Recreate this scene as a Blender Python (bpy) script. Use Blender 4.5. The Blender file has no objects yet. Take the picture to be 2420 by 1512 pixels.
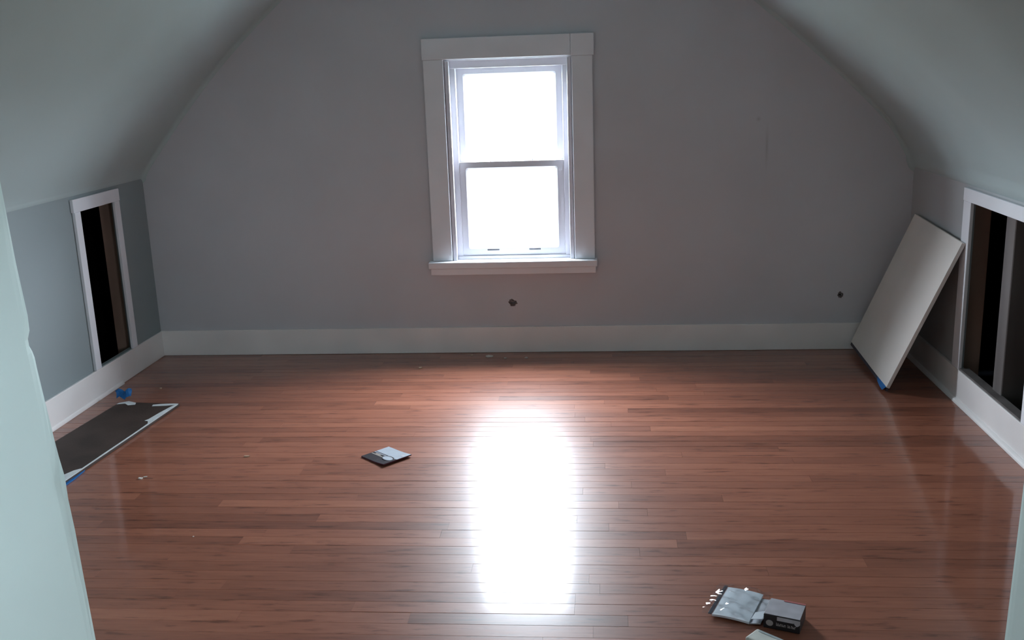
import bpy, bmesh, math, random
from mathutils import Vector, Matrix
random.seed(11)
scene = bpy.context.scene
col = scene.collection
R = math.radians

# ------------------------------------------------------------------ camera
F_PX, YAW, PITCH, ROLL, CAM_H = 2382.2, 0.0923, 0.2456, -0.0349, 1.4626
cam_d = bpy.data.cameras.new('camera')
cam_d.sensor_width = 36.0
cam_d.lens = 36.0 * F_PX / 2420.0
cam_d.clip_start = 0.05
cam = bpy.data.objects.new('camera', cam_d)
col.objects.link(cam)
fw = Vector((-math.sin(YAW) * math.cos(PITCH), math.cos(YAW) * math.cos(PITCH), -math.sin(PITCH)))
rt = Vector((math.cos(YAW), math.sin(YAW), 0))
up = rt.cross(fw)
r2 = rt * math.cos(ROLL) + up * math.sin(ROLL)
u2 = up * math.cos(ROLL) - rt * math.sin(ROLL)
mw = Matrix((r2, u2, -fw)).transposed().to_4x4()
mw.translation = Vector((0, 0, CAM_H))
cam.matrix_world = mw
scene.camera = cam

# ------------------------------------------------------------------ sky, light portals, exposure
SKY = 82.0
world = bpy.data.worlds.new('overcast_sky')
scene.world = world
world.use_nodes = True
nt = world.node_tree
nt.nodes.clear()
w_out = nt.nodes.new('ShaderNodeOutputWorld')
w_bg = nt.nodes.new('ShaderNodeBackground')
w_tc = nt.nodes.new('ShaderNodeTexCoord')
w_sp = nt.nodes.new('ShaderNodeSeparateXYZ')
w_rm = nt.nodes.new('ShaderNodeValToRGB')
w_rm.color_ramp.elements[0].position = 0.45
w_rm.color_ramp.elements[0].color = (0.10, 0.125, 0.125, 1)     # pale ground haze below the horizon
w_rm.color_ramp.elements[1].position = 0.54
w_rm.color_ramp.elements[1].color = (0.82, 0.90, 1.0, 1)      # overcast sky
w_mp = nt.nodes.new('ShaderNodeMapRange')
w_mp.inputs['From Min'].default_value = -1
nt.links.new(w_tc.outputs['Generated'], w_sp.inputs[0])
nt.links.new(w_sp.outputs['Z'], w_mp.inputs['Value'])
nt.links.new(w_mp.outputs[0], w_rm.inputs[0])
nt.links.new(w_rm.outputs[0], w_bg.inputs['Color'])
w_bg.inputs['Strength'].default_value = SKY
nt.links.new(w_bg.outputs[0], w_out.inputs[0])

def portal(name, loc, rot, sx, sy):
    d = bpy.data.lights.new(name, 'AREA')
    d.shape = 'RECTANGLE'
    d.size, d.size_y = sx, sy
    d.cycles.is_portal = True
    o = bpy.data.objects.new(name, d)
    col.objects.link(o)
    o.location, o.rotation_euler = loc, rot
portal('window_portal', (-0.453, 5.235, 1.0), (R(-90), 0, 0), 0.54, 0.96)
HWY0, HWY1, HWZ0, HWZ1 = 0.15, 0.55, 1.01, 1.41                # unseen daylight opening, added and sized to light the hall wall
portal('hall_fill_portal', (0.96, (HWY0 + HWY1) / 2, (HWZ0 + HWZ1) / 2), (0, R(90), 0), HWZ1 - HWZ0, HWY1 - HWY0)

vs = scene.view_settings
vs.view_transform = 'Standard'
vs.look = 'None'
vs.exposure = 0.3
vs.gamma = 1.0
vs.use_curve_mapping = False
scene.cycles.max_bounces = 5
scene.cycles.diffuse_bounces = 4
scene.cycles.glossy_bounces = 3
scene.cycles.transparent_max_bounces = 6
scene.cycles.caustics_reflective = False
scene.cycles.use_light_tree = False
scene.cycles.sample_clamp_indirect = 12.0

# ------------------------------------------------------------------ helpers
def link(o, parent=None):
    col.objects.link(o)
    if parent is not None:
        o.parent = parent
    return o

def tag(o, label=None, cat=None, group=None, kind=None):
    if label: o['label'] = label
    if cat: o['category'] = cat
    if group: o['group'] = group
    if kind: o['kind'] = kind
    return o

def empty(name, loc=(0, 0, 0), rz=0.0):
    o = bpy.data.objects.new(name, None)
    o.empty_display_size = 0.1
    o.location = loc
    o.rotation_euler = (0, 0, rz)
    return link(o)

def box(bm, x0, x1, y0, y1, z0, z1, M=None):
    v = [bm.verts.new(p) for p in ((x0, y0, z0), (x1, y0, z0), (x1, y1, z0), (x0, y1, z0),
                                   (x0, y0, z1), (x1, y0, z1), (x1, y1, z1), (x0, y1, z1))]
    if M is not None:
        for w in v: w.co = M @ w.co
    for f in ((0, 3, 2, 1), (4, 5, 6, 7), (0, 1, 5, 4), (1, 2, 6, 5), (2, 3, 7, 6), (3, 0, 4, 7)):
        bm.faces.new([v[i] for i in f])
    return v

def prism(bm, pts, z0, z1):
    """closed prism from a 2-D outline"""
    a = [bm.verts.new((x, y, z0)) for x, y in pts]
    b = [bm.verts.new((x, y, z1)) for x, y in pts]
    n = len(pts)
    bm.faces.new(list(reversed(a)))
    bm.faces.new(b)
    for i in range(n):
        bm.faces.new((a[i], a[(i + 1) % n], b[(i + 1) % n], b[i]))

def obj(name, bm, m, parent=None, bevel=0.0, seg=2, smooth=False):
    if bevel > 0:
        bmesh.ops.bevel(bm, geom=list(bm.edges), offset=bevel, segments=seg, affect='EDGES', profile=0.5)
    bmesh.ops.recalc_face_normals(bm, faces=list(bm.faces))
    me = bpy.data.meshes.new(name)
    bm.to_mesh(me)
    bm.free()
    if smooth:
        for p in me.polygons: p.use_smooth = True
    me.materials.append(m)
    return link(bpy.data.objects.new(name, me), parent)

def bobj(name, dims, m, parent=None, bevel=0.0, seg=2):
    bm = bmesh.new()
    box(bm, *dims)
    return obj(name, bm, m, parent, bevel, seg)

def grid_wall(us, vs_, holes, t0, t1, axis):
    """wall slab in the (u, z) plane with real rectangular holes; axis 'Y' -> u is X, 'X' -> u is Y"""
    U = sorted(set(us + [h[0] for h in holes] + [h[1] for h in holes]))
    V = sorted(set(vs_ + [h[2] for h in holes] + [h[3] for h in holes]))
    bm = bmesh.new()
    def P(u, v, t):
        return (u, t, v) if axis == 'Y' else (t, u, v)
    vert = {}
    def gv(i, j, k):
        if (i, j, k) not in vert:
            vert[(i, j, k)] = bm.verts.new(P(U[i], V[j], (t0, t1)[k]))
        return vert[(i, j, k)]
    def solid(i, j):
        if i < 0 or j < 0 or i >= len(U) - 1 or j >= len(V) - 1: return False
        cu, cv = (U[i] + U[i + 1]) / 2, (V[j] + V[j + 1]) / 2
        return not any(h[0] < cu < h[1] and h[2] < cv < h[3] for h in holes)
    for i in range(len(U) - 1):
        for j in range(len(V) - 1):
            if not solid(i, j): continue
            for k in (0, 1):
                bm.faces.new([gv(i, j, k), gv(i + 1, j, k), gv(i + 1, j + 1, k), gv(i, j + 1, k)])
            for (a, b, c, d, ni, nj) in ((i, j, i + 1, j, i, j - 1), (i + 1, j, i + 1, j + 1, i + 1, j),
                                         (i + 1, j + 1, i, j + 1, i, j + 1), (i, j + 1, i, j, i - 1, j)):
                if not solid(ni, nj):
                    bm.faces.new([gv(a, b, 0), gv(c, d, 0), gv(c, d, 1), gv(a, b, 1)])
    return bm

# ------------------------------------------------------------------ materials
def mat(name, color, rough=0.6, spec=0.4, var=0.0, vscale=6.0, bump=0.0, bscale=60.0, stretch=(1, 1, 1), coords='Object'):
    m = bpy.data.materials.new(name)
    m.use_nodes = True
    n = m.node_tree
    b = n.nodes['Principled BSDF']
    b.inputs['Base Color'].default_value = (*color, 1)
    b.inputs['Roughness'].default_value = rough
    b.inputs['Specular IOR Level'].default_value = spec
    if var > 0 or bump > 0:
        tc = n.nodes.new('ShaderNodeTexCoord')
        mp = n.nodes.new('ShaderNodeMapping')
        mp.inputs['Scale'].default_value = stretch
        n.links.new(tc.outputs[coords], mp.inputs[0])
    if var > 0:
        ns = n.nodes.new('ShaderNodeTexNoise')
        ns.inputs['Scale'].default_value = vscale
        ns.inputs['Detail'].default_value = 1
        n.links.new(mp.outputs[0], ns.inputs['Vector'])
        rp = n.nodes.new('ShaderNodeValToRGB')
        rp.color_ramp.elements[0].position = 0.3
        rp.color_ramp.elements[1].position = 0.7
        rp.color_ramp.elements[0].color = (*[c * (1 - var) for c in color], 1)
        rp.color_ramp.elements[1].color = (*[min(1, c * (1 + var)) for c in color], 1)
        n.links.new(ns.outputs['Fac'], rp.inputs[0])
        n.links.new(rp.outputs[0], b.inputs['Base Color'])
    if bump > 0:
        n2 = n.nodes.new('ShaderNodeTexNoise')
        n2.inputs['Scale'].default_value = bscale
        n2.inputs['Detail'].default_value = 4
        n.links.new(mp.outputs[0], n2.inputs['Vector'])
        bp = n.nodes.new('ShaderNodeBump')
        bp.inputs['Strength'].default_value = bump
        bp.inputs['Distance'].default_value = 0.004
        n.links.new(n2.outputs['Fac'], bp.inputs['Height'])
        n.links.new(bp.outputs[0], b.inputs['Normal'])
    return m

M_WALL = mat('wall_paint_grey', (0.61, 0.615, 0.65), 0.62, 0.3, 0.025, 3.0)
M_KNEE = mat('knee_wall_paint_darkened', (0.275, 0.325, 0.335), 0.62, 0.3, 0.025, 3.0)  # left knee wall: its dimmer, bluish light is put into the paint colour
M_KNEER = mat('knee_wall_paint_lightened', (0.45, 0.465, 0.475), 0.62, 0.3, 0.025, 3.0)  # right knee wall: same paint lightened, brighter light put into the colour
M_CEIL = mat('ceiling_paint_grey', (0.45, 0.545, 0.55), 0.65, 0.3, 0.03, 2.5)
M_HALL = mat('hall_paint_pale_green', (0.60, 0.77, 0.74), 0.6, 0.3, 0.02, 4.0)
M_HALLD = mat('hall_pale_plaster', (0.76, 0.74, 0.74), 0.7, 0.2, 0.2, 5.0)  # unseen hall walls, whitened to bounce more light into the room
M_TRIM = mat('trim_paint_white', (0.86, 0.875, 0.92), 0.42, 0.45, 0.03, 5.0)
M_BASE = mat('baseboard_paint_white', (0.88, 0.855, 0.845), 0.45, 0.4, 0.05, 4.0)
M_VINYL = mat('window_vinyl_white', (0.78, 0.78, 0.84), 0.35, 0.5)
M_SLOT = mat('dark_slot', (0.10, 0.10, 0.11), 0.7, 0.2)
M_SUB = mat('subfloor_dark', (0.035, 0.022, 0.016), 0.8, 0.2)
M_SCAR = mat('broken_plaster', (0.13, 0.115, 0.115), 0.9, 0.1, 0.35, 90.0, 0.6, 200.0)
M_STUD = mat('rough_stud_wood', (0.36, 0.235, 0.18), 0.8, 0.2, 0.35, 9.0, 0.2, 40.0, (1, 1, 0.12))
M_STUDG = mat('grey_stud_wood', (0.15, 0.135, 0.13), 0.8, 0.2, 0.25, 9.0, 0.2, 40.0, (1, 1, 0.12))
M_CAV = mat('attic_boards_shade', (0.004, 0.0035, 0.0035), 1.0, 0.0, 0.3, 8.0)  # shade of the deep left void is put into this near-black colour
M_CAVB = mat('attic_sheathing_shade', (0.005, 0.006, 0.008), 1.0, 0.0, 0.3, 8.0)  # right void likewise: its darkness is put into the colour
M_HARD = mat('hardboard_brown', (0.052, 0.034, 0.028), 0.62, 0.3, 0.22, 7.0, 0.12, 120.0)
M_PANEL = mat('panel_paint_offwhite', (0.80, 0.76, 0.71), 0.5, 0.35, 0.04, 4.0)
M_PAINT = mat('white_paint_edge', (0.66, 0.69, 0.70), 0.6, 0.3, 0.08, 30.0, 0.3, 80.0)
M_LIP = mat('tape_lip_shade', (0.05, 0.045, 0.06), 0.6, 0.3)  # blue tape in shadow: the shade is put into this dark colour
M_TAPE = mat('blue_masking_tape', (0.012, 0.12, 0.34), 0.6, 0.25, 0.15, 20.0)
M_CHIP = mat('plaster_chip_white', (0.66, 0.62, 0.57), 0.85, 0.15, 0.12, 60.0)
M_CHIPT = mat('wood_chip_tan', (0.50, 0.36, 0.26), 0.85, 0.15, 0.12, 60.0)
M_CARDW = mat('card_print_light', (0.34, 0.375, 0.43), 0.5, 0.3, 0.05, 30.0)
M_CARDD = mat('card_print_dark', (0.028, 0.026, 0.032), 0.32, 0.5, 0.25, 40.0)
M_CARDR = mat('card_edge_maroon', (0.10, 0.03, 0.05), 0.6, 0.3)
M_CARDB = mat('card_print_beige', (0.42, 0.38, 0.33), 0.35, 0.4)
M_SHEET = mat('grey_sheet', (0.76, 0.83, 0.90), 0.45, 0.4, 0.06, 25.0)
M_SHEETD = mat('grey_sheet_fold', (0.40, 0.42, 0.46), 0.5, 0.4, 0.12, 25.0)
M_ZIP = mat('zip_strip_navy', (0.012, 0.016, 0.035), 0.35, 0.5)
M_BLACK = mat('carton_black', (0.012, 0.012, 0.015), 0.4, 0.45)
M_CARTON = mat('carton_grey_print', (0.46, 0.45, 0.49), 0.38, 0.45, 0.10, 30.0)
M_PRINT = mat('pale_grey_print', (0.38, 0.36, 0.36), 0.45, 0.4)
M_PRINTG = mat('green_grey_print', (0.18, 0.19, 0.17), 0.45, 0.4, 0.2, 60.0)
M_RED = mat('faded_red_edge', (0.44, 0.13, 0.13), 0.5, 0.4)
M_BLOCK = mat('pale_block', (0.62, 0.63, 0.58), 0.7, 0.25, 0.10, 30.0, 0.2, 90.0)
M_BLOCKB = mat('pale_block_bluish_band', (0.36, 0.42, 0.43), 0.6, 0.25, 0.10, 30.0)
M_TEAL = mat('dull_teal_plastic', (0.05, 0.11, 0.13), 0.35, 0.5)

# clear film: mostly transparent with a sharp glossy skin
def film(name, tint, gloss, rough):
    m = bpy.data.materials.new(name)
    m.use_nodes = True
    n = m.node_tree
    n.nodes.clear()
    out = n.nodes.new('ShaderNodeOutputMaterial')
    tr = n.nodes.new('ShaderNodeBsdfTransparent')
    tr.inputs[0].default_value = (*tint, 1)
    gl = n.nodes.new('ShaderNodeBsdfGlossy')
    gl.inputs['Roughness'].default_value = rough
    lw = n.nodes.new('ShaderNodeLayerWeight')
    lw.inputs[0].default_value = 0.5
    pw = n.nodes.new('ShaderNodeMath'); pw.operation = 'POWER'; pw.inputs[1].default_value = 4.0
    n.links.new(lw.outputs['Facing'], pw.inputs[0])
    fr = n.nodes.new('ShaderNodeMath'); fr.operation = 'MULTIPLY_ADD'      # Schlick: gloss + (1 - gloss) * facing^n
    fr.inputs[1].default_value = 1 - gloss; fr.inputs[2].default_value = gloss
    n.links.new(pw.outputs[0], fr.inputs[0])
    mx = n.nodes.new('ShaderNodeMixShader')
    n.links.new(fr.outputs[0], mx.inputs[0])
    n.links.new(tr.outputs[0], mx.inputs[1])
    n.links.new(gl.outputs[0], mx.inputs[2])
    n.links.new(mx.outputs[0], out.inputs[0])
    return m
M_GLASS = film('window_glass', (0.97, 0.98, 0.98), 0.04, 0.0)
M_FILM = film('clear_plastic_film', (0.96, 0.97, 0.98), 0.05, 0.07)

# varnished strip oak: tone comes from each plank's own colour, grain from stretched noise
def wood_floor():
    m = bpy.data.materials.new('varnished_red_oak')
    m.use_nodes = True
    n = m.node_tree
    L = n.links
    b = n.nodes['Principled BSDF']
    oi = n.nodes.new('ShaderNodeObjectInfo')
    sp = n.nodes.new('ShaderNodeSeparateColor')
    L.new(oi.outputs['Color'], sp.inputs[0])
    tc = n.nodes.new('ShaderNodeTexCoord')
    off = n.nodes.new('ShaderNodeCombineXYZ')
    mul = n.nodes.new('ShaderNodeMath'); mul.operation = 'MULTIPLY'; mul.inputs[1].default_value = 73.0
    L.new(sp.outputs[1], mul.inputs[0])
    L.new(mul.outputs[0], off.inputs[0]); L.new(mul.outputs[0], off.inputs[2])
    add = n.nodes.new('ShaderNodeVectorMath'); add.operation = 'ADD'
    L.new(tc.outputs['Object'], add.inputs[0]); L.new(off.outputs[0], add.inputs[1])
    def noise(scale, stretch, detail, rough=0.6):
        mp = n.nodes.new('ShaderNodeMapping'); mp.inputs['Scale'].default_value = stretch
        L.new(add.outputs[0], mp.inputs[0])
        t = n.nodes.new('ShaderNodeTexNoise'); t.inputs['Scale'].default_value = scale
        t.inputs['Detail'].default_value = detail; t.inputs['Roughness'].default_value = rough
        L.new(mp.outputs[0], t.inputs['Vector'])
        return t
    g1 = noise(1.0, (5, 130, 1), 2)         # fine long grain
    g2 = noise(1.0, (9, 62, 1), 4)          # cathedral patches
    g3 = noise(1.0, (2.2, 12, 1), 2)        # broad tone drift inside a plank
    rp = n.nodes.new('ShaderNodeValToRGB')
    e = rp.color_ramp.elements
    e[0].position = 0.0;  e[0].color = (0.140, 0.046, 0.027, 1)
    e[1].position = 1.0;  e[1].color = (0.470, 0.190, 0.112, 1)
    e2 = e.new(0.5); e2.color = (0.310, 0.112, 0.066, 1)
    s = n.nodes.new('ShaderNodeMath'); s.operation = 'MULTIPLY_ADD'; s.inputs[1].default_value = 0.30
    L.new(g1.outputs['Fac'], s.inputs[0]); L.new(sp.outputs[0], s.inputs[2])
    s2 = n.nodes.new('ShaderNodeMath'); s2.operation = 'MULTIPLY_ADD'; s2.inputs[1].default_value = 0.45
    L.new(g2.outputs['Fac'], s2.inputs[0]); L.new(s.outputs[0], s2.inputs[2])
    s3 = n.nodes.new('ShaderNodeMath'); s3.operation = 'MULTIPLY_ADD'; s3.inputs[1].default_value = 0.35
    L.new(g3.outputs['Fac'], s3.inputs[0]); L.new(s2.outputs[0], s3.inputs[2])
    s4 = n.nodes.new('ShaderNodeMath'); s4.operation = 'SUBTRACT'; s4.inputs[1].default_value = 0.55
    L.new(s3.outputs[0], s4.inputs[0])
    L.new(s4.outputs[0], rp.inputs[0])
    # dark pore flecks
    fl = n.nodes.new('ShaderNodeValToRGB')
    fl.color_ramp.elements[0].position = 0.30; fl.color_ramp.elements[0].color = (0.50, 0.45, 0.43, 1)
    fl.color_ramp.elements[1].position = 0.42; fl.color_ramp.elements[1].color = (1, 1, 1, 1)
    L.new(g2.outputs['Fac'], fl.inputs[0])
    mx = n.nodes.new('ShaderNodeMix'); mx.data_type = 'RGBA'; mx.blend_type = 'MULTIPLY'; mx.inputs[0].default_value = 0.8
    L.new(rp.outputs[0], mx.inputs[6]); L.new(fl.outputs[0], mx.inputs[7])
    L.new(mx.outputs[2], b.inputs['Base Color'])
    b.inputs['Roughness'].default_value = 0.235
    b.inputs['IOR'].default_value = 1.5
    rr = n.nodes.new('ShaderNodeMapRange')
    rr.inputs['To Min'].default_value = 0.34; rr.inputs['To Max'].default_value = 0.46
    b.inputs['Specular IOR Level'].default_value = 0.20
    b.inputs['Coat Weight'].default_value = 0.75
    b.inputs['Coat Roughness'].default_value = 0.10
    b.inputs['Coat IOR'].default_value = 1.5
    L.new(g2.outputs['Fac'], rr.inputs['Value'])
    L.new(rr.outputs[0], b.inputs['Roughness'])
    return m
M_FLOOR = wood_floor()

# wall paint with the faint old smears of the back wall
def smeared_wall():
    m = M_WALL.copy()
    m.name = 'wall_paint_grey_smeared'
    n = m.node_tree; L = n.links
    b = n.nodes['Principled BSDF']
    src = b.inputs['Base Color'].links[0].from_socket
    tc = n.nodes.new('ShaderNodeTexCoord')
    cur = src
    for (cx, cz, hx, hz, k) in ((0.818, 1.04, 0.012, 0.16, 0.13), (0.775, 1.175, 0.02, 0.02, 0.13)):
        mp = n.nodes.new('ShaderNodeMapping')
        mp.inputs['Location'].default_value = (-cx / hx, 0, -cz / hz)
        mp.inputs['Scale'].default_value = (1 / hx, 0, 1 / hz)
        L.new(tc.outputs['Object'], mp.inputs[0])
        gr = n.nodes.new('ShaderNodeTexGradient'); gr.gradient_type = 'QUADRATIC_SPHERE'
        L.new(mp.outputs[0], gr.inputs[0])
        ml = n.nodes.new('ShaderNodeMath'); ml.operation = 'MULTIPLY'; ml.inputs[1].default_value = k * 3
        ml.use_clamp = True
        L.new(gr.outputs['Fac'], ml.inputs[0])
        mx = n.nodes.new('ShaderNodeMix'); mx.data_type = 'RGBA'
        mx.inputs[7].default_value = (0.25, 0.25, 0.25, 1)
        L.new(ml.outputs[0], mx.inputs[0]); L.new(cur, mx.inputs[6])
        cur = mx.outputs[2]
    L.new(cur, b.inputs['Base Color'])
    return m
M_WALLB = smeared_wall()

# ------------------------------------------------------------------ structure: floor
YB, XL, XR = 5.12, -2.392, 1.530           # wall faces
BBL, BBR, BBY = -2.379, 1.516, 5.107       # baseboard faces
YF = 1.90                                  # where the hall opens into the attic room
floor = bobj('floor', (-2.72, 1.75, -1.85, 5.30, -0.08, -0.021), M_SUB)
tag(floor, 'red-brown varnished strip wood floor of the attic room', None, None, 'structure')

PW, SEAM0 = 0.0572, 3.51836
CAMV = Vector((0, 0, CAM_H))
def floor_pt(px, py):                       # where a joint seen in the photo lies on the floor
    d = fw + r2 * ((px - 1210) / F_PX) - u2 * ((py - 756) / F_PX)
    t = -CAM_H / d.z
    return CAMV + d * t
forced = {}
for px, py, tone in ((1484, 966, 0.16), (1573, 1120, 0.55), (1530, 1209, 0.45), (1439, 1244, 0.5), (1600, 1281, 0.3),
                     (1179, 941, 0.15), (1359, 979, 0.28), (1392, 1366, 0.5), (1360, 1407, 0.5), (1358, 1433, 0.45),
                     (568, 1278, 0.6), (967, 1460, 0.12), (834, 1434, 0.5), (1428, 945, 0.4), (520, 1190, 0.62),
                     (1060, 1243, 0.3), (1200, 905, 0.2), (1395, 875, 0.25)):
    p = floor_pt(px, py)
    forced.setdefault(math.floor((p.y - SEAM0) / PW), []).append((p.x, tone))

def plank_verts(x0, x1, y0, y1, cx, cy):
    g, c, h = 0.0001, 0.0007, 0.020
    x0, x1, y0, y1 = x0 + g - cx, x1 - g - cx, y0 + g - cy, y1 - g - cy
    v = [(x0, y0, -h), (x1, y0, -h), (x1, y1, -h), (x0, y1, -h),
         (x0, y0, -c), (x1, y0, -c), (x1, y1, -c), (x0, y1, -c),
         (x0 + c * .2, y0 + c, 0), (x1 - c * .2, y0 + c, 0), (x1 - c * .2, y1 - c, 0), (x0 + c * .2, y1 - c, 0)]
    f = [(0, 3, 2, 1), (8, 9, 10, 11)]
    for a in (0, 4):
        for i in range(4):
            j = (i + 1) % 4
            f.append((a + i, a + j, a + 4 + j, a + 4 + i))
    return v, f
rows = []
k = math.floor((-1.70 - SEAM0) / PW)
while SEAM0 + k * PW < YB - 0.001:
    rows.append(k); k += 1
rest_v, rest_f = [], []
n_planks = 0
for k in reversed(rows):
    y0, y1 = SEAM0 + k * PW, min(SEAM0 + (k + 1) * PW, YB + 0.01)
    near = y1 < 2.235
    xa, xb = (XL - 0.008, XR + 0.008) if y1 > YF - 0.1 else (-2.6, 0.90)
    cuts, tones = [xa], []
    fj = sorted(forced.get(k, []))
    x = xa
    rnd = random.Random(1000 + k)
    for fx, ft in fj + [(xb, None)]:
        while fx - x > 1.75:
            nx = x + rnd.uniform(0.55, 1.45)
            if fx - nx < 0.35: nx = fx - 0.45
            cuts.append(nx); x = nx
        cuts.append(fx); x = fx
    row_tilt = rnd.gauss(0, 0.0030)
    for i in range(len(cuts) - 1):
        a, b_ = cuts[i], cuts[i + 1]
        tone = min(0.8, max(0.08, rnd.gauss(0.42, 0.10)))
        for fx, ft in fj:
            if abs(fx - a) < 1e-6: tone = ft
        cx, cy = (a + b_) / 2, (y0 + y1) / 2
        if near or n_planks >= 296:
            v, f = plank_verts(a, b_, y0, y1, 0, 0)
            o_ = len(rest_v)
            rest_v += v; rest_f += [tuple(o_ + q for q in t) for t in f]
            continue
        v, f = plank_verts(a, b_, y0, y1, cx, cy)
        me = bpy.data.meshes.new('plank')
        me.from_pydata(v, [], f); me.update()
        me.materials.append(M_FLOOR)
        o = bpy.data.objects.new('plank', me)
        o.location = (cx, cy, rnd.uniform(-0.0004, 0.0001))
        o.rotation_euler = (row_tilt + rnd.gauss(0, 0.0022), rnd.gauss(0, 0.00012), 0)
        o.color = (tone, rnd.random(), 0, 1)
        link(o, floor)
        n_planks += 1
me = bpy.data.meshes.new('plank_strip')
me.from_pydata(rest_v, [], rest_f); me.update()
me.materials.append(M_FLOOR)
o = link(bpy.data.objects.new('plank_strip', me), floor)
o.color = (0.4, 0.3, 0, 1)
o['kind'] = 'stuff'

# ------------------------------------------------------------------ structure: walls
WX0, WX1, WZ0, WZ1 = -0.775, -0.131, 0.465, 1.515        # window opening in the plaster
bm = grid_wall([-2.75, 1.95], [-0.02, 2.45],
               [(WX0, WX1, WZ0, WZ1), (-0.480, -0.452, 0.262, 0.271), (1.199, 1.212, 0.276, 0.294)], YB, 5.27, 'Y')
wall_back = obj('wall_back', bm, M_WALLB)
tag(wall_back, 'grey painted gable wall with the window in it', None, None, 'structure')
bobj('wall_hole_backing', (-0.479, -0.453, 5.150, 5.155, 0.2625, 0.2705), M_BLACK, wall_back)  # added black plates block sky light and hold the shade of both holes
bobj('wall_hole_backing', (1.1995, 1.2115, 5.145, 5.15, 0.2765, 0.2935), M_BLACK, wall_back)
def scar(cx, cz, rx, rz, seed):
    rn = random.Random(seed)
    bm = bmesh.new()
    n = 22
    out, inn = [], []
    for i in range(n):
        a = 2 * math.pi * i / n
        k = rn.uniform(0.7, 1.25)
        out.append(bm.verts.new((cx + rx * k * math.cos(a), YB - 0.0003, cz + rz * k * math.sin(a))))
        inn.append(bm.verts.new((cx + rx * .5 * math.cos(a), YB - 0.0022, cz + rz * .30 * math.sin(a))))
    for i in range(n):
        j = (i + 1) % n
        bm.faces.new((out[i], out[j], inn[j], inn[i]))
    return bm
obj('broken_plaster_rim', scar(-0.466, 0.268, 0.026, 0.017, 4), M_SCAR, wall_back)
obj('broken_plaster_rim', scar(1.2055, 0.285, 0.013, 0.017, 6), M_SCAR, wall_back)

LOY0, LOY1, LOZ1 = 4.420, 4.757, 0.888                    # left access opening
ROY0, ROY1, ROZ1 = 3.620, 4.280, 0.858                    # right access opening
OZ0 = 0.140
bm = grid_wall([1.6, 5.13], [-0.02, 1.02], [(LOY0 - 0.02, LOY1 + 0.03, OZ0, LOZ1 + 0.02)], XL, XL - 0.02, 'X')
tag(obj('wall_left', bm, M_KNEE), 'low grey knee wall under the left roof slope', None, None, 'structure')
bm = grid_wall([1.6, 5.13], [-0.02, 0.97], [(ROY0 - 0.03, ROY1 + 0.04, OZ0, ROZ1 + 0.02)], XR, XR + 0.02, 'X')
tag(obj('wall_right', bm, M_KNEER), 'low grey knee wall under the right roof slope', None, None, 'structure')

# dark attic voids behind the two openings (five closed sides each)
def void(name, x0, x1, y0, y1, zt, m):
    bm = bmesh.new()
    t = 0.03
    xo, xi = (x0, x1)
    s = 1 if xi > xo else -1
    def b(a, c, d, e, f, g): box(bm, min(a, c), max(a, c), d, e, f, g)
    b(xi, xi + s * t, y0, y1, -0.1, zt)
    b(xo, xi, y0 - t, y0, -0.1, zt)
    b(xo, xi, y1, y1 + t, -0.1, zt)
    b(xo, xi + s * t, y0 - t, y1 + t, -0.13, -0.10)
    b(xo, xi + s * t, y0 - t, y1 + t, zt, zt + 0.03)
    return obj(name, bm, m)
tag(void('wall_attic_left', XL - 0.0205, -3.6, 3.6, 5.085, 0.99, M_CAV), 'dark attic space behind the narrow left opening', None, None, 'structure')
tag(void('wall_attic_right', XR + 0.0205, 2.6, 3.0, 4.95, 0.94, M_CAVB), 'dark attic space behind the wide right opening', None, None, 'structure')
s = bobj('wall_stud', (-2.508, -2.415, 4.845, 4.885, -0.095, 0.985), M_STUD, None, 0.002, 1)
tag(s, 'rough brown stud inside the narrow left opening', 'stud')
s = bobj('wall_stud', (1.552, 1.64, 4.385, 4.43, -0.095, 0.935), M_STUD, None, 0.002, 1)
tag(s, 'brown stud at the far edge inside the right opening', 'stud')
s = bobj('wall_stud', (1.552, 1.64, 3.905, 3.995, -0.095, 0.935), M_STUDG, None, 0.003, 1)
tag(s, 'greyish stud standing in the middle of the right opening', 'stud')

# roof slopes and flat ceiling: one bowed plaster shell
prof = [(-2.46, 0.93), (XL, 0.962), (-2.34, 1.035), (-2.133, 1.285), (-1.88, 1.555), (-1.583, 1.820), (-1.25, 2.075), (-1.05, 2.18), (-0.9, 2.2),
        (0.05, 2.2), (0.2, 2.17), (0.42, 2.02), (0.754, 1.735), (1.08, 1.457), (1.371, 1.178), (1.49, 1.0), (XR, 0.922), (1.60, 0.90)]
def smooth_profile(p, sub=5):
    out = []
    for i in range(len(p) - 1):
        p0, p1, p2, p3 = p[max(0, i - 1)], p[i], p[i + 1], p[min(len(p) - 1, i + 2)]
        for q in range(sub):
            t = q / sub
            out.append(tuple(0.5 * ((2 * b) + (-a + c) * t + (2 * a - 5 * b + 4 * c - d) * t * t + (-a + 3 * b - 3 * c + d) * t ** 3)
                             for a, b, c, d in zip(p0, p1, p2, p3)))
    out.append(p[-1])
    return out
pr = [(x + (-0.006 if x < -0.4 else 0.006) * (1 if 0.97 < z < 2.15 else 0), z + (0.006 if 0.97 < z < 2.15 else 0)) for x, z in smooth_profile(prof)]
bm = bmesh.new()
CR = 0.028                                   # soft plaster cove where the slopes meet the gable wall
ys = [(1.70, 0.0), (3.0, 0.0), (4.2, 0.0)] + [(YB + 0.001 - CR * (1 - math.sin(t)), CR * (1 - math.cos(t))) for t in [R(q) for q in (0, 15, 30, 45, 60, 75, 90)]]
def inward(i):
    (xa_, za_), (xb_, zb_) = pr[max(0, i - 1)], pr[min(len(pr) - 1, i + 1)]
    d = Vector((xb_ - xa_, zb_ - za_)).normalized()
    return d.y, -d.x
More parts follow.
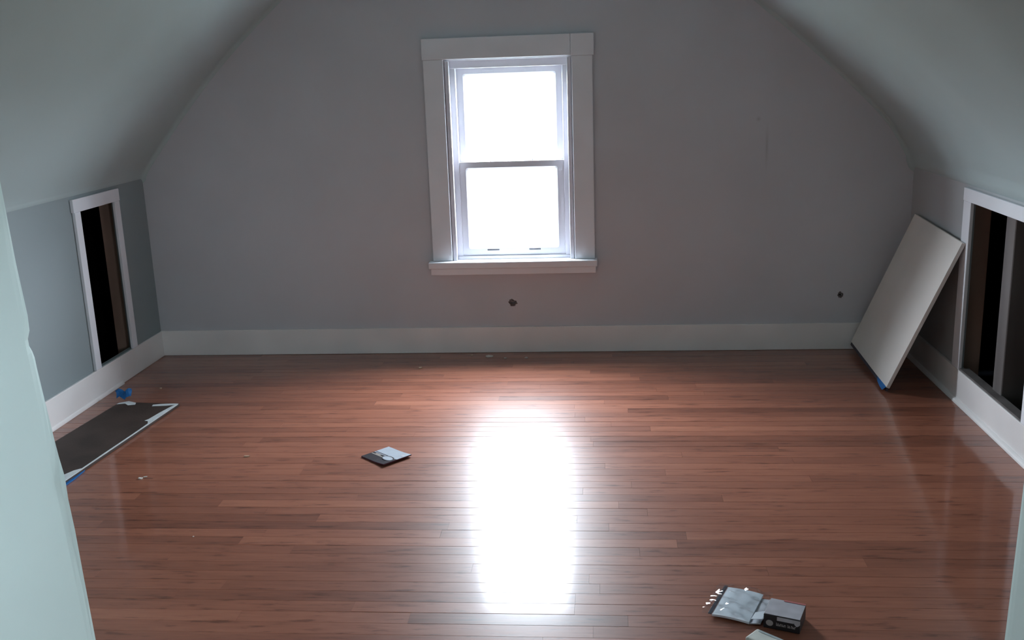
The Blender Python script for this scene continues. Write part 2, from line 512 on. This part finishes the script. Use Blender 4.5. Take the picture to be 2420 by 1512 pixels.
grid = [[bm.verts.new((x + inward(i)[0] * o_, y, z + inward(i)[1] * o_)) for y, o_ in ys] for i, (x, z) in enumerate(pr)]
top = [[bm.verts.new((x, y, z + 0.16)) for y in (ys[0][0], ys[-1][0])] for x, z in pr]
for i in range(len(pr) - 1):
    for j in range(len(ys) - 1):
        f = bm.faces.new((grid[i][j], grid[i][j + 1], grid[i + 1][j + 1], grid[i + 1][j]))
        f.smooth = True
    bm.faces.new((top[i][0], top[i + 1][0], top[i + 1][1], top[i][1]))
    bm.faces.new((grid[i][0], grid[i + 1][0], top[i + 1][0], top[i][0]))
    bm.faces.new((grid[i][-1], top[i][1], top[i + 1][1], grid[i + 1][-1]))
for i in (0, -1):
    bm.faces.new(grid[i] + [top[i][1], top[i][0]])
ceil_o = obj('ceiling', bm, M_CEIL)
tag(ceil_o, 'sloping grey plaster attic ceiling', None, None, 'structure')

# hall side walls, near edges as irregular as the photo shows
YP = 1.42                                  # depth of the short wall end that frames the view
def hall_wall(name, edge, xo, side):
    bm = bmesh.new()
    rings = []
    (za, xa), (zb, xb) = edge[0], edge[-1]
    for z, xe in edge:
        xs = xa + (xb - xa) * (z - za) / (zb - za)          # straight plaster; only the corner bead is chipped
        k = 0.35
        rings.append([bm.verts.new(p) for p in ((xs, YP, z), (xs, YF - 0.030, z), (xs * (1 - k) + xe * k, YF - 0.012, z), (xe, YF - 0.0012, z),
                                                (xe + side * 0.0012, YF, z), (xo, YF, z), (xo, YP, z))])
    for a, b in zip(rings, rings[1:]):
        for i in range(7):
            bm.faces.new((a[i], a[(i + 1) % 7], b[(i + 1) % 7], b[i]))
    bm.faces.new(rings[0]); bm.faces.new(rings[-1])
    return obj(name, bm, M_HALL)
edgeL = [(-0.02, -1.1068), (0.268, -1.1225), (0.414, -1.128), (0.534, -1.132), (0.603, -1.1365), (0.655, -1.1365), (0.70, -1.143), (0.737, -1.147), (0.83, -1.1555), (0.894, -1.161), (0.918, -1.1625),
         (0.931, -1.1655), (0.945, -1.1715), (0.960, -1.1715), (0.975, -1.1645), (1.007, -1.1635), (1.116, -1.171), (1.269, -1.177), (2.3, -1.2333)]
tag(hall_wall('wall_hall_left', edgeL, -2.62, -1), 'pale mint green hall wall with chipped corner at the left edge', None, None, 'structure')
edgeR = [(-0.02, 0.797), (0.302, 0.804), (0.465, 0.808), (0.637, 0.812), (2.3, 0.840)]
tag(hall_wall('wall_hall_right', edgeR, 1.75, 1), 'pale mint hall wall, a sliver at the lower right edge', None, None, 'structure')
# unseen hall behind the viewer; daylight opening added on the right for its light
bm = grid_wall([-1.7, YP], [-0.02, 2.3], [(HWY0, HWY1, HWZ0, HWZ1)], 0.85, 0.95, 'X')
box(bm, -2.72, -2.60, -1.7, YP, -0.02, 2.3)
box(bm, -2.72, 1.1, -1.85, -1.7, -0.02, 2.35)
tag(obj('wall_hall_rear', bm, M_HALLD), 'pale walls of the unseen hall behind the viewer', None, None, 'structure')
tag(bobj('ceiling_hall', (-2.75, 1.1, -1.85, 1.93, 2.22, 2.36), M_HALLD), 'flat ceiling of the hall', None, None, 'structure')

# ------------------------------------------------------------------ baseboards
BH = 0.139
def shoe_bm(p0, p1, inward):
    """quarter-round shoe moulding along a line on the floor"""
    bm = bmesh.new()
    pts = [(0, 0), (0.015, 0)] + [(0.015 * math.cos(t), 0.018 * math.sin(t)) for t in (0.4, 0.8, 1.2)] + [(0, 0.018)]
    rings = [[bm.verts.new(Vector(p) + Vector(inward) * a + Vector((0, 0, c))) for a, c in pts] for p in (p0, p1)]
    n = len(pts)
    for i in range(n):
        bm.faces.new((rings[0][i], rings[0][(i + 1) % n], rings[1][(i + 1) % n], rings[1][i]))
    bm.faces.new(rings[0]); bm.faces.new(rings[1])
    return bm
bb = tag(empty('baseboard_back', (0, YB, 0)), 'long white baseboard under the window wall', None, None, 'structure')
bobj('board', (XL + 0.002, XR - 0.002, BBY - YB, -0.0005, 0.0005, BH), M_BASE, bb, 0.0025)
bb = tag(empty('baseboard_left', (XL, 0, 0)), 'white baseboard along the left knee wall, jointed below the opening', None, None, 'structure')
JY = 4.612
bobj('board', (0.0005, BBL - XL, YF + 0.002, JY - 0.002, 0.0005, BH), M_BASE, bb, 0.0025)
bobj('board', (0.0005, BBL - XL - 0.002, JY + 0.002, BBY - 0.001, 0.0005, BH - 0.001), M_BASE, bb, 0.0025)
obj('shoe_moulding', shoe_bm((BBL - XL, YF + 0.002, 0.0005), (BBL - XL, JY - 0.004, 0.0005), (0.45, 0, 0)), M_BASE, bb)
bb = tag(empty('baseboard_right', (XR, 0, 0)), 'white baseboard along the right knee wall below the wide opening', None, None, 'structure')
bobj('board', (BBR - XR, -0.0005, YF + 0.002, BBY - 0.001, 0.0005, BH), M_BASE, bb, 0.0025)
obj('shoe_moulding', shoe_bm((BBR - XR, YF + 0.002, 0.0005), (BBR - XR, BBY - 0.001, 0.0005), (-1, 0, 0)), M_BASE, bb)

# ------------------------------------------------------------------ access opening casings
t1 = tag(empty('trim_1', (XL, 0, 0)), 'narrow white casing around the tall dark opening on the left', None, None, 'structure')
bobj('side_casing', (0.0005, 0.015, LOY0 - 0.052, LOY0, BH + 0.001, LOZ1 - 0.0005), M_TRIM, t1, 0.002)
bobj('side_casing', (0.0005, 0.015, LOY1, LOY1 + 0.050, BH + 0.001, LOZ1 - 0.0005), M_TRIM, t1, 0.002)
bobj('head_casing', (0.0005, 0.016, LOY0 - 0.060, LOY1 + 0.054, LOZ1, LOZ1 + 0.060), M_TRIM, t1, 0.002)
t2 = tag(empty('trim_2', (XR, 0, 0)), 'white casing around the wide dark opening on the right', None, None, 'structure')
bobj('side_casing', (-0.015, -0.0005, ROY1, ROY1 + 0.085, BH + 0.001, ROZ1 - 0.0005), M_TRIM, t2, 0.002)
bobj('side_casing', (-0.015, -0.0005, ROY0 - 0.085, ROY0, BH + 0.001, ROZ1 - 0.0005), M_TRIM, t2, 0.002)
bobj('head_casing', (-0.016, -0.0005, ROY0 - 0.09, ROY1 + 0.088, ROZ1, ROZ1 + 0.054), M_TRIM, t2, 0.002)
# unpainted ledge at the bottom of the right opening
bobj('sill_strip', (-0.010, 0.03, ROY0 + 0.001, ROY1 - 0.001, OZ0 - 0.0, OZ0 + 0.008), M_STUDG, t2, 0.001, 1)

# ------------------------------------------------------------------ window
win = tag(empty('window_1', (0, YB, 0)), 'white double-hung window glowing with daylight in the back wall', None, None, 'structure')
CT = -0.022                                    # casing face, proud of the wall
bobj('side_casing', (-0.872, -0.771, CT, -0.0005, 0.4985, 1.509), M_TRIM, win, 0.003)
bobj('side_casing', (-0.136, -0.034, CT, -0.0005, 0.4985, 1.507), M_TRIM, win, 0.003)
bobj('head_casing', (-0.876, -0.141, CT - 0.001, -0.0005, 1.5095, 1.612), M_TRIM, win, 0.003)
bobj('corner_block', (-0.140, -0.026, CT - 0.0015, -0.0005, 1.5075, 1.612), M_TRIM, win, 0.003)
bm = bmesh.new(); box(bm, -0.892, -0.022, -0.064, -0.0005, 0.464, 0.498)
obj('stool', bm, M_TRIM, win, 0.005, 3)
bm = bmesh.new(); box(bm, WX0 - 0.0005, WX1 + 0.0005, 0.0005, 0.150, 0.4645, 0.4975)
obj('sill', bm, M_TRIM, win, 0.001, 1)
bobj('apron', (-0.882, -0.031, -0.052, -0.0005, 0.429, 0.4635), M_TRIM, win, 0.004)
# jamb liners, stops and tracks
bobj('jamb', (-0.7755, -0.766, 0.0005, 0.150, 0.496, 1.5155), M_TRIM, win, 0.001, 1)
bobj('jamb', (-0.140, -0.1305, 0.0005, 0.150, 0.496, 1.5155), M_TRIM, win, 0.001, 1)
bobj('head_jamb', (-0.768, -0.138, 0.0005, 0.150, 1.502, 1.5155), M_TRIM, win, 0.001, 1)
bobj('stop', (-0.7655, -0.746, -0.012, 0.014, 0.498, 1.5015), M_VINYL, win, 0.003)
bobj('stop', (-0.160, -0.1405, -0.012, 0.014, 0.498, 1.5015), M_VINYL, win, 0.003)
fr = []
bobj('track', (-0.770, -0.720, 0.030, 0.120, 0.505, 1.475), M_VINYL, win, 0.004)
bobj('track', (-0.186, -0.136, 0.030, 0.120, 0.505, 1.475), M_VINYL, win, 0.004)
bobj('frame_head', (-0.770, -0.136, 0.026, 0.120, 1.464, 1.508), M_VINYL, win, 0.004)
bobj('frame_sill', (-0.770, -0.136, 0.022, 0.120, 0.495, 0.5135), M_VINYL, win, 0.003)
def sash(y0, y1, z0, z1, pz0, pz1, px0=-0.681, px1=-0.226):
    x0, x1 = -0.7250, -0.1810
    bm = bmesh.new()
    # frame ring with a rounded daylight opening
    r = 0.010
    def ring(x0, x1, z0, z1, r):
        out = []
        for cx, cz, a0 in ((x1 - r, z1 - r, 0), (x0 + r, z1 - r, 90), (x0 + r, z0 + r, 180), (x1 - r, z0 + r, 270)):
            for q in range(5):
                t = R(a0 + q * 22.5)
                out.append((cx + r * math.cos(t), cz + r * math.sin(t)))
        return out
    A, B, C = ring(x0, x1, z0, z1, 0.002), ring(px0, px1, pz0, pz1, r), ring(px0 - 0.007, px1 + 0.007, pz0 - 0.007, pz1 + 0.007, r)
    n = len(A)
    rings = [[bm.verts.new((x, y1, z)) for x, z in A], [bm.verts.new((x, y0, z)) for x, z in A],
             [bm.verts.new((x, y0, z)) for x, z in C], [bm.verts.new((x, y0 + 0.007, z)) for x, z in B],
             [bm.verts.new((x, y1, z)) for x, z in B]]
    for a, b in zip(rings, rings[1:] + rings[:1]):
        for i in range(n):
            bm.faces.new((a[i], a[(i + 1) % n], b[(i + 1) % n], b[i]))
    s = obj('sash', bm, M_VINYL, win)
    bobj('pane', (px0 - 0.003, px1 + 0.003, (y0 + y1) / 2, (y0 + y1) / 2 + 0.003, pz0 - 0.003, pz1 + 0.003), M_GLASS, s)
    return s
up_s = sash(0.075, 0.105, 0.968, 1.476, 1.003, 1.430)
lo_s = sash(0.036, 0.072, 0.5100, 0.999, 0.557, 0.962)
for x0, x1 in ((-0.592, -0.530), (-0.374, -0.314)):
    bobj('sash_lift', (x0, x1, 0.033, 0.0355, 0.540, 0.548), M_SLOT, lo_s, 0.0008, 1)
for x0 in (-0.562, -0.346):
    bobj('sash_clip', (x0, x0 + 0.004, 0.040, 0.058, 0.9992, 1.006), M_SLOT, lo_s)
    bobj('vent_latch', (x0 - 0.03, x0 + 0.03, 0.0715, 0.0748, 1.436, 1.450), M_VINYL, up_s, 0.001, 1)

# ------------------------------------------------------------------ panel leaning on the right knee wall
lean = math.acos(0.258 / 0.735)
L_, W_, T_ = 0.728, 0.690, 0.016
pn = empty('access_panel', (1.262, 4.400, 0.0))
tag(pn, 'off-white access panel leaning against the right knee wall', 'panel')
Mp = Matrix.Rotation(-(math.pi / 2 - 0) + lean, 4, 'Y')   # local X' = along wall normal, Z' = up the board
Mp = Matrix(((math.sin(lean), 0, math.cos(lean), 0), (0, 1, 0, 0), (-math.cos(lean), 0, math.sin(lean), 0), (0, 0, 0, 1)))
Mp = Mp @ Matrix.Rotation(R(2.0), 4, 'X')                  # it stands slightly askew on its near corner
SH = Matrix(((1, 0, 0, 0), (0, 1, -0.07 / L_, 0), (0, 0, 1, 0), (0, 0, 0, 1)))   # cut slightly out of square
Mp = Matrix.Translation((0, 0, 0.003)) @ Mp @ SH
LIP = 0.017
bm = bmesh.new(); box(bm, -T_, 0, 0, W_, LIP, L_, Mp)
obj('board', bm, M_PANEL, pn, 0.0015, 2)
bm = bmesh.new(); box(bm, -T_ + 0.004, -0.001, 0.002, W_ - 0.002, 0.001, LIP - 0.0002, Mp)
obj('shaded_tape_lip', bm, M_LIP, pn)
bm = bmesh.new()
fl = [(-T_ - 0.001, 0.002, LIP + 0.003), (-T_ - 0.001, 0.150, LIP + 0.001), (-T_ - 0.004, 0.120, 0.004), (-T_ - 0.008, 0.050, -0.001), (-T_ - 0.009, 0.006, -0.001)]
v1 = [bm.verts.new(Mp @ Vector(p)) for p in fl]
v2 = [bm.verts.new(Mp @ (Vector(p) + Vector((0.0008, 0, 0.0002)))) for p in fl]
bm.faces.new(v1); bm.faces.new(list(reversed(v2)))
for i in range(5): bm.faces.new((v1[i], v1[(i + 1) % 5], v2[(i + 1) % 5], v2[i]))
for v in v1 + v2: v.co.z = max(v.co.z, 0.0006)
tag(obj('tape_flap', bm, M_TAPE, pn), 'loose flap of blue tape at the lower corner')

# ------------------------------------------------------------------ panel lying face down on the floor at left
ang = math.atan2(-0.070, -0.87)                # its long side runs towards the viewer, slightly left
fp = empty('access_panel', (-1.945, 4.262, 0.0), math.atan2(-0.87, -0.070))
tag(fp, 'dark brown hardboard panel with white-painted edge lying on the floor at left', 'panel')
FL, FW, FT = 0.93, 0.300, 0.012                # local +X towards the viewer along the long edge; -Y... width to the left
s_ = -1                                        # width direction in local Y
bm = bmesh.new(); box(bm, 0, FL, min(0, s_ * FW), max(0, s_ * FW), 0.0008, FT)
obj('board', bm, M_HARD, fp, 0.001, 1)
def strip(name, pts, z, th, m, parent):
    bm = bmesh.new(); prism(bm, pts, z, z + th); return obj(name, bm, m, parent)
zt = FT + 0.0002
def W(x, y): return (x, s_ * y)
strip('painted_edge', [W(0.012, 0.0005), W(0.20, 0.0005), W(0.45, 0.0005), W(0.75, 0.0005), W(0.92, 0.0005), W(0.92, 0.010), W(0.80, 0.008), W(0.6, 0.009), W(0.4, 0.008), W(0.27, 0.010), W(0.24, 0.026), W(0.235, 0.044), W(0.215, 0.036), W(0.13, 0.030), W(0.05, 0.020), W(0.02, 0.012)],
      zt, 0.0012, M_PAINT, fp)
strip('painted_edge', [W(0.003, 0.003), W(0.02, 0.012), W(0.034, 0.05), W(0.046, 0.112), W(0.026, 0.118), W(0.012, 0.08), W(0.003, 0.03)], zt, 0.0012, M_PAINT, fp)
strip('painted_edge', [W(0.004, 0.215), W(0.030, 0.205), W(0.040, 0.235), W(0.018, 0.262), W(0.030, 0.297), W(0.012, 0.296), W(-0.016, 0.262)], zt, 0.0012, M_PAINT, fp)
strip('painted_edge', [W(0.77, 0.001), W(0.925, 0.001), W(0.925, 0.040), W(0.86, 0.046), W(0.80, 0.026)], zt + 0.0013, 0.001, M_PAINT, fp)
strip('edge_tape', [W(0.77, -0.0005), W(0.93, -0.0005), W(0.93, -0.012), W(0.85, -0.010), W(0.80, -0.004)], 0.0006, 0.005, M_TAPE, fp)

# blue tape wad beside its far end
tw = empty('masking_tape_wad', (-2.262, 4.372, 0.0), 0.4)
tag(tw, 'crumpled piece of blue masking tape on the floor beside the fallen panel', 'tape')
bm = bmesh.new()
rn = random.Random(5)
cols_ = []
for i in range(7):
    t = i / 6
    base = Vector((-0.035 + 0.07 * t, 0.010 * math.sin(t * 7), 0.001 + 0.016 * abs(math.sin(t * 5 + .6))))
    cols_.append([bm.verts.new(base + Vector((0.004 * rn.uniform(-1, 1), w, 0.030 * h + 0.003 * rn.random()))) for w, h in ((-0.018, 0.0), (-0.006, 0.35), (0.004, 0.75), (0.016, 0.95))])
for a, b in zip(cols_, cols_[1:]):
    for i in range(3): bm.faces.new((a[i], a[i + 1], b[i + 1], b[i]))
o = obj('tape', bm, M_TAPE, tw)
md = o.modifiers.new('thickness', 'SOLIDIFY'); md.thickness = 0.0008

# ------------------------------------------------------------------ small flat packet on the floor
pk = empty('printed_packet', (-0.849, 3.638, 0.0), R(-41.5))
tag(pk, 'small flat packet, grey above and black below, lying on the bare floor', 'packet')
PWd, PDp = 0.146, 0.134
def sheet(bm, x0, x1, y0, y1, zf, th, nx=8, ny=8):
    g = [[(x0 + (x1 - x0) * i / nx, y0 + (y1 - y0) * j / ny) for j in range(ny + 1)] for i in range(nx + 1)]
    lo = [[bm.verts.new((x, y, zf(x, y))) for x, y in r_] for r_ in g]
    hi = [[bm.verts.new((x, y, zf(x, y) + th)) for x, y in r_] for r_ in g]
    for i in range(nx):
        for j in range(ny):
            bm.faces.new((lo[i][j], lo[i][j + 1], lo[i + 1][j + 1], lo[i + 1][j]))
            bm.faces.new((hi[i][j], hi[i + 1][j], hi[i + 1][j + 1], hi[i][j + 1]))
    for i in range(nx):
        bm.faces.new((lo[i][0], lo[i + 1][0], hi[i + 1][0], hi[i][0]))
        bm.faces.new((lo[i][ny], hi[i][ny], hi[i + 1][ny], lo[i + 1][ny]))
    for j in range(ny):
        bm.faces.new((lo[0][j], hi[0][j], hi[0][j + 1], lo[0][j + 1]))
        bm.faces.new((lo[nx][j], lo[nx][j + 1], hi[nx][j + 1], hi[nx][j]))
def pz(x, y):                                   # lifts a little towards the right corner
    return 0.0008 + 0.005 * max(0, (x + 0.02) / 0.093) ** 2
hw, hd = PWd / 2, PDp / 2
bm = bmesh.new(); sheet(bm, -hw, hw, -hd, hd, pz, 0.004)
obj('body', bm, M_CARDR, pk)
def inlay(name, x0, x1, y0, y1, m, lift=0.0041, th=0.0006):
    bm = bmesh.new(); sheet(bm, x0, x1, y0, y1, lambda x, y: pz(x, y) + lift, th, 6, 3)
    return obj(name, bm, m, pk)
inlay('light_print', -hw, hw, -0.004, hd, M_CARDW)
inlay('dark_print', -hw, hw, -hd, -0.0045, M_CARDD)
inlay('beige_line', -hw + 0.004, 0.012, -0.021, -0.017, M_CARDB, 0.0048, 0.0003)
inlay('grey_lettering_band', -0.052, -0.020, -0.0145, -0.0085, M_CARDB, 0.0048, 0.0003)
inlay('dark_line', -hw + 0.002, 0.006, 0.001, 0.005, M_CARDD, 0.0048, 0.0003)
def oval(name, cx, cy, rx, ry, m, lift, par=pk, th=0.0005, n=20):
    bm = bmesh.new()
    zt_ = pz(cx, cy) + lift if par is pk else lift
    prism(bm, [(cx + rx * math.cos(2 * math.pi * i / n), cy + ry * math.sin(2 * math.pi * i / n)) for i in range(n)], zt_, zt_ + th)
    return obj(name, bm, m, par)
oval('oval_badge_rim', 0.034, -0.016, 0.031, 0.020, M_CARDD, 0.0050, th=0.0012)
oval('oval_badge', 0.033, -0.018, 0.026, 0.0155, M_CARDW, 0.0066)
oval('round_mark', 0.056, 0.038, 0.009, 0.007, M_CARTON, 0.0050)

# ------------------------------------------------------------------ clear bag with grey sheet (lower right)
ub = Vector((0.112, -0.046, 0)).normalized()
bg = empty('clear_plastic_bag', (0.362, 2.545, 0.0), math.atan2(ub.y, ub.x))
tag(bg, 'clear plastic zip bag holding a folded light grey sheet on the floor', 'bag')
rn = random.Random(3)
def bz(x, y): return 0.0015 + 0.010 * max(0, 1 - (x / 0.085) ** 2) * max(0, 1 - (y / 0.10) ** 2)
bm = bmesh.new(); sheet(bm, -0.049, 0.052, -0.083, 0.076, lambda x, y: 0.0015 + 0.004 * max(0, 1 - (x / 0.06) ** 2), 0.006)
obj('folded_sheet', bm, M_SHEET, bg, smooth=False)
bm = bmesh.new(); sheet(bm, 0.0525, 0.082, -0.080, 0.058, lambda x, y: 0.0012 + 0.010 * max(0, (x - 0.0525) / 0.0455) * (0.6 + 0.4 * math.sin(y * 60)), 0.003)
obj('folded_sheet', bm, M_SHEETD, bg)
bm = bmesh.new()
prism(bm, [(0.056, -0.078), (0.083, -0.066), (0.082, -0.022), (0.058, -0.040)], 0.016, 0.0166)
obj('loose_corner', bm, M_SHEET, bg)
bm = bmesh.new(); box(bm, -0.060, -0.050, -0.084, 0.080, 0.0085, 0.0105)
obj('zip_strip', bm, M_ZIP, bg, 0.0006, 1)
def wr(x, y): return 0.0125 + 0.0034 * math.sin(85 * x + 40 * y) * math.sin(70 * y - 30 * x) + 0.0012 * math.sin(160 * y + 90 * x) - 0.006 * max(0, (abs(x) - 0.05) / 0.03) + 0.003 + sum(0.0055 * math.exp(-((x - a_) ** 2 + (y - b_) ** 2) / 0.0075 ** 2) for a_, b_ in ((-0.024, 0.036), (-0.028, 0.002), (-0.018, -0.055)))
bm = bmesh.new()
nx, ny = 64, 64
g = [[bm.verts.new((-0.078 + 0.153 * i / nx + 0.002 * math.sin(j * 0.53), -0.088 + 0.176 * j / ny + 0.002 * math.sin(i * 0.45),
      max(0.0098 if i > 13 else 0.002, wr(-0.078 + 0.153 * i / nx, -0.088 + 0.176 * j / ny)))) for j in range(ny + 1)] for i in range(nx + 1)]
for i in range(nx):
    for j in range(ny):
        bm.faces.new((g[i][j], g[i + 1][j], g[i + 1][j + 1], g[i][j + 1]))
obj('film', bm, M_FILM, bg, smooth=True)

# ------------------------------------------------------------------ small black and grey carton beside the bag
uc = Vector((0.088, -0.034, 0)).normalized()
ct = empty('small_carton', (0.474, 2.462, 0.0), math.atan2(uc.y, uc.x))
tag(ct, 'small black carton with a grey top at the right end of the plastic bag', 'carton')
CW, CD, CH = 0.094, 0.086, 0.040
bobj('body', (-CW / 2, CW / 2, -CD / 2, CD / 2, 0.0008, CH), M_BLACK, ct, 0.0012, 1)
bobj('grey_top', (-CW / 2 + 0.002, CW / 2 - 0.0005, -CD / 2 + 0.002, CD / 2 - 0.0005, CH + 0.0002, CH + 0.0015), M_CARTON, ct)
bobj('red_edge', (-0.010, CW / 2 - 0.0005, CD / 2 - 0.006, CD / 2 + 0.0006, CH + 0.0017, CH + 0.0025), M_RED, ct)
fy = -CD / 2
bobj('grey_band', (-0.012, CW / 2 - 0.016, fy - 0.0008, fy - 0.0002, CH - 0.012, CH - 0.0015), M_CARTON, ct)
bm = bmesh.new()
prism(bm, [(CW / 2 - 0.020, CH - 0.001), (CW / 2 + 0.001, CH - 0.001), (CW / 2 + 0.001, CH - 0.012), (CW / 2 - 0.004, CH - 0.017), (CW / 2 - 0.008, CH - 0.019), (CW / 2 - 0.013, CH - 0.014)], 0, 0.0006)
o = obj('torn_flap', bm, M_CARTON, ct); o.rotation_euler = (R(90), 0, 0); o.location = (0, fy - 0.0012, 0)
o = oval('round_emblem', -0.031, 0.017, 0.0095, 0.0085, M_PRINT, 0, ct, 0.0005); o.rotation_euler = (R(90), 0, 0); o.location = (0, fy - 0.0002, 0)
def letters(x0, x1, z, n, seed):
    rr = random.Random(seed)
    bm = bmesh.new()
    w = (x1 - x0) / n
    for i in range(n):
        h = 0.0065 + 0.0025 * (1 if i == 0 else rr.random() * 0.6)
        a = x0 + i * w
        box(bm, a + w * 0.08, a + w * 0.34, fy - 0.0007, fy - 0.0002, z, z + h)
        q = rr.choice((0.1, 0.75))
        box(bm, a + w * 0.34, a + w * 0.72, fy - 0.0007, fy - 0.0002, z + h * q, z + h * q + 0.0018)
        if rr.random() < 0.6:
            box(bm, a + w * 0.72, a + w * 0.92, fy - 0.0007, fy - 0.0002, z, z + h * 0.8)
    return obj('lettering', bm, M_PRINT, ct)
letters(-0.014, 0.012, 0.0125, 5, 1)
letters(0.0155, 0.038, 0.0125, 5, 2)

# ------------------------------------------------------------------ pale block at the bottom edge
bl = empty('pale_block', (0.425, 2.325, 0.0), R(-41))
tag(bl, 'pale rounded block on the floor, cut off by the bottom edge', 'block')
bm = bmesh.new(); box(bm, -0.07, 0.07, -0.029, 0.029, 0.0006, 0.026)
obj('body', bm, M_BLOCK, bl, 0.006, 3)
bm = bmesh.new(); box(bm, -0.058, 0.066, 0.016, 0.024, 0.0262, 0.0268)
obj('bluish_band', bm, M_BLOCKB, bl)

# ------------------------------------------------------------------ strip of plastic hanging in the left opening
ps = empty('plastic_strip', (-2.405, 4.428, 0.60), 0)
tag(ps, 'dull teal strip of plastic hanging inside the narrow left opening', 'plastic')
bm = bmesh.new()
a = []
for i in range(9):
    t = i / 8
    a.append((bm.verts.new((-0.004 - 0.006 * math.sin(t * 5), -0.006, 0.135 * t)), bm.verts.new((-0.010 - 0.008 * math.sin(t * 4 + 1), 0.014 + 0.010 * math.sin(t * 3), 0.135 * t))))
for (p, q), (r_, s2) in zip(a, a[1:]): bm.faces.new((p, q, s2, r_))
o = obj('strip', bm, M_TEAL, ps); md = o.modifiers.new('thickness', 'SOLIDIFY'); md.thickness = 0.002

# ------------------------------------------------------------------ crumbs and chips on the floor
def chip(px, py, size, name, label, m, seed, aspect=1.6):
    p = floor_pt(px, py)
    rr = random.Random(seed)
    bm = bmesh.new()
    n = 7
    pts = []
    for i in range(n):
        t = 2 * math.pi * i / n
        k = rr.uniform(0.65, 1.1)
        pts.append((size * aspect * k * math.cos(t) / 2, size * k * math.sin(t) / 2))
    prism(bm, pts, 0.0004, 0.0004 + min(0.005, size * 0.25))
    for v in bm.verts:
        if v.co.z > 0.001: v.co.z *= rr.uniform(0.7, 1.3)
    o = obj(name, bm, m)
    o.location = (p.x, p.y, 0)
    o.rotation_euler = (0, 0, rr.uniform(-0.5, 0.5))
    tag(o, label, 'chip' if 'chip' in name else 'flake', 'crumbs on the floor')
chip(332, 1131, 0.015, 'plaster_chip', 'white chip on the boards right of the fallen brown panel', M_CHIP, 1, 1.4)
chip(343, 1127, 0.007, 'plaster_chip', 'tiny white sliver just beyond the chip by the fallen panel', M_CHIP, 2, 2.4)
chip(584, 1079, 0.014, 'paper_flake', 'pale tan flake midway between the fallen panel and the packet', M_CHIPT, 3, 2.0)
chip(380, 918, 0.015, 'plaster_chip', 'small chip on dark boards near the left baseboard corner', M_CHIPT, 4, 1.2)
chip(994, 870, 0.016, 'plaster_chip', 'tan chip on the floor left of the window, near the back baseboard', M_CHIPT, 5, 1.2)
chip(1155, 843, 0.032, 'plaster_chip', 'largest pale plaster crumb against the back baseboard under the window', M_CHIP, 6, 1.5)
chip(1116, 840, 0.016, 'plaster_chip', 'small crumb at the back baseboard, leftmost under the window', M_CHIPT, 7, 1.3)
chip(1194, 847, 0.015, 'plaster_chip', 'small crumb just right of the largest plaster crumb', M_CHIP, 8, 1.2)
chip(1244, 846, 0.016, 'plaster_chip', 'small crumb at the back baseboard, rightmost under the window', M_CHIP, 9, 1.2)
chip(457, 1268, 0.006, 'plaster_chip', 'tiny pale speck on the open boards at lower left', M_CHIP, 10, 1.0)
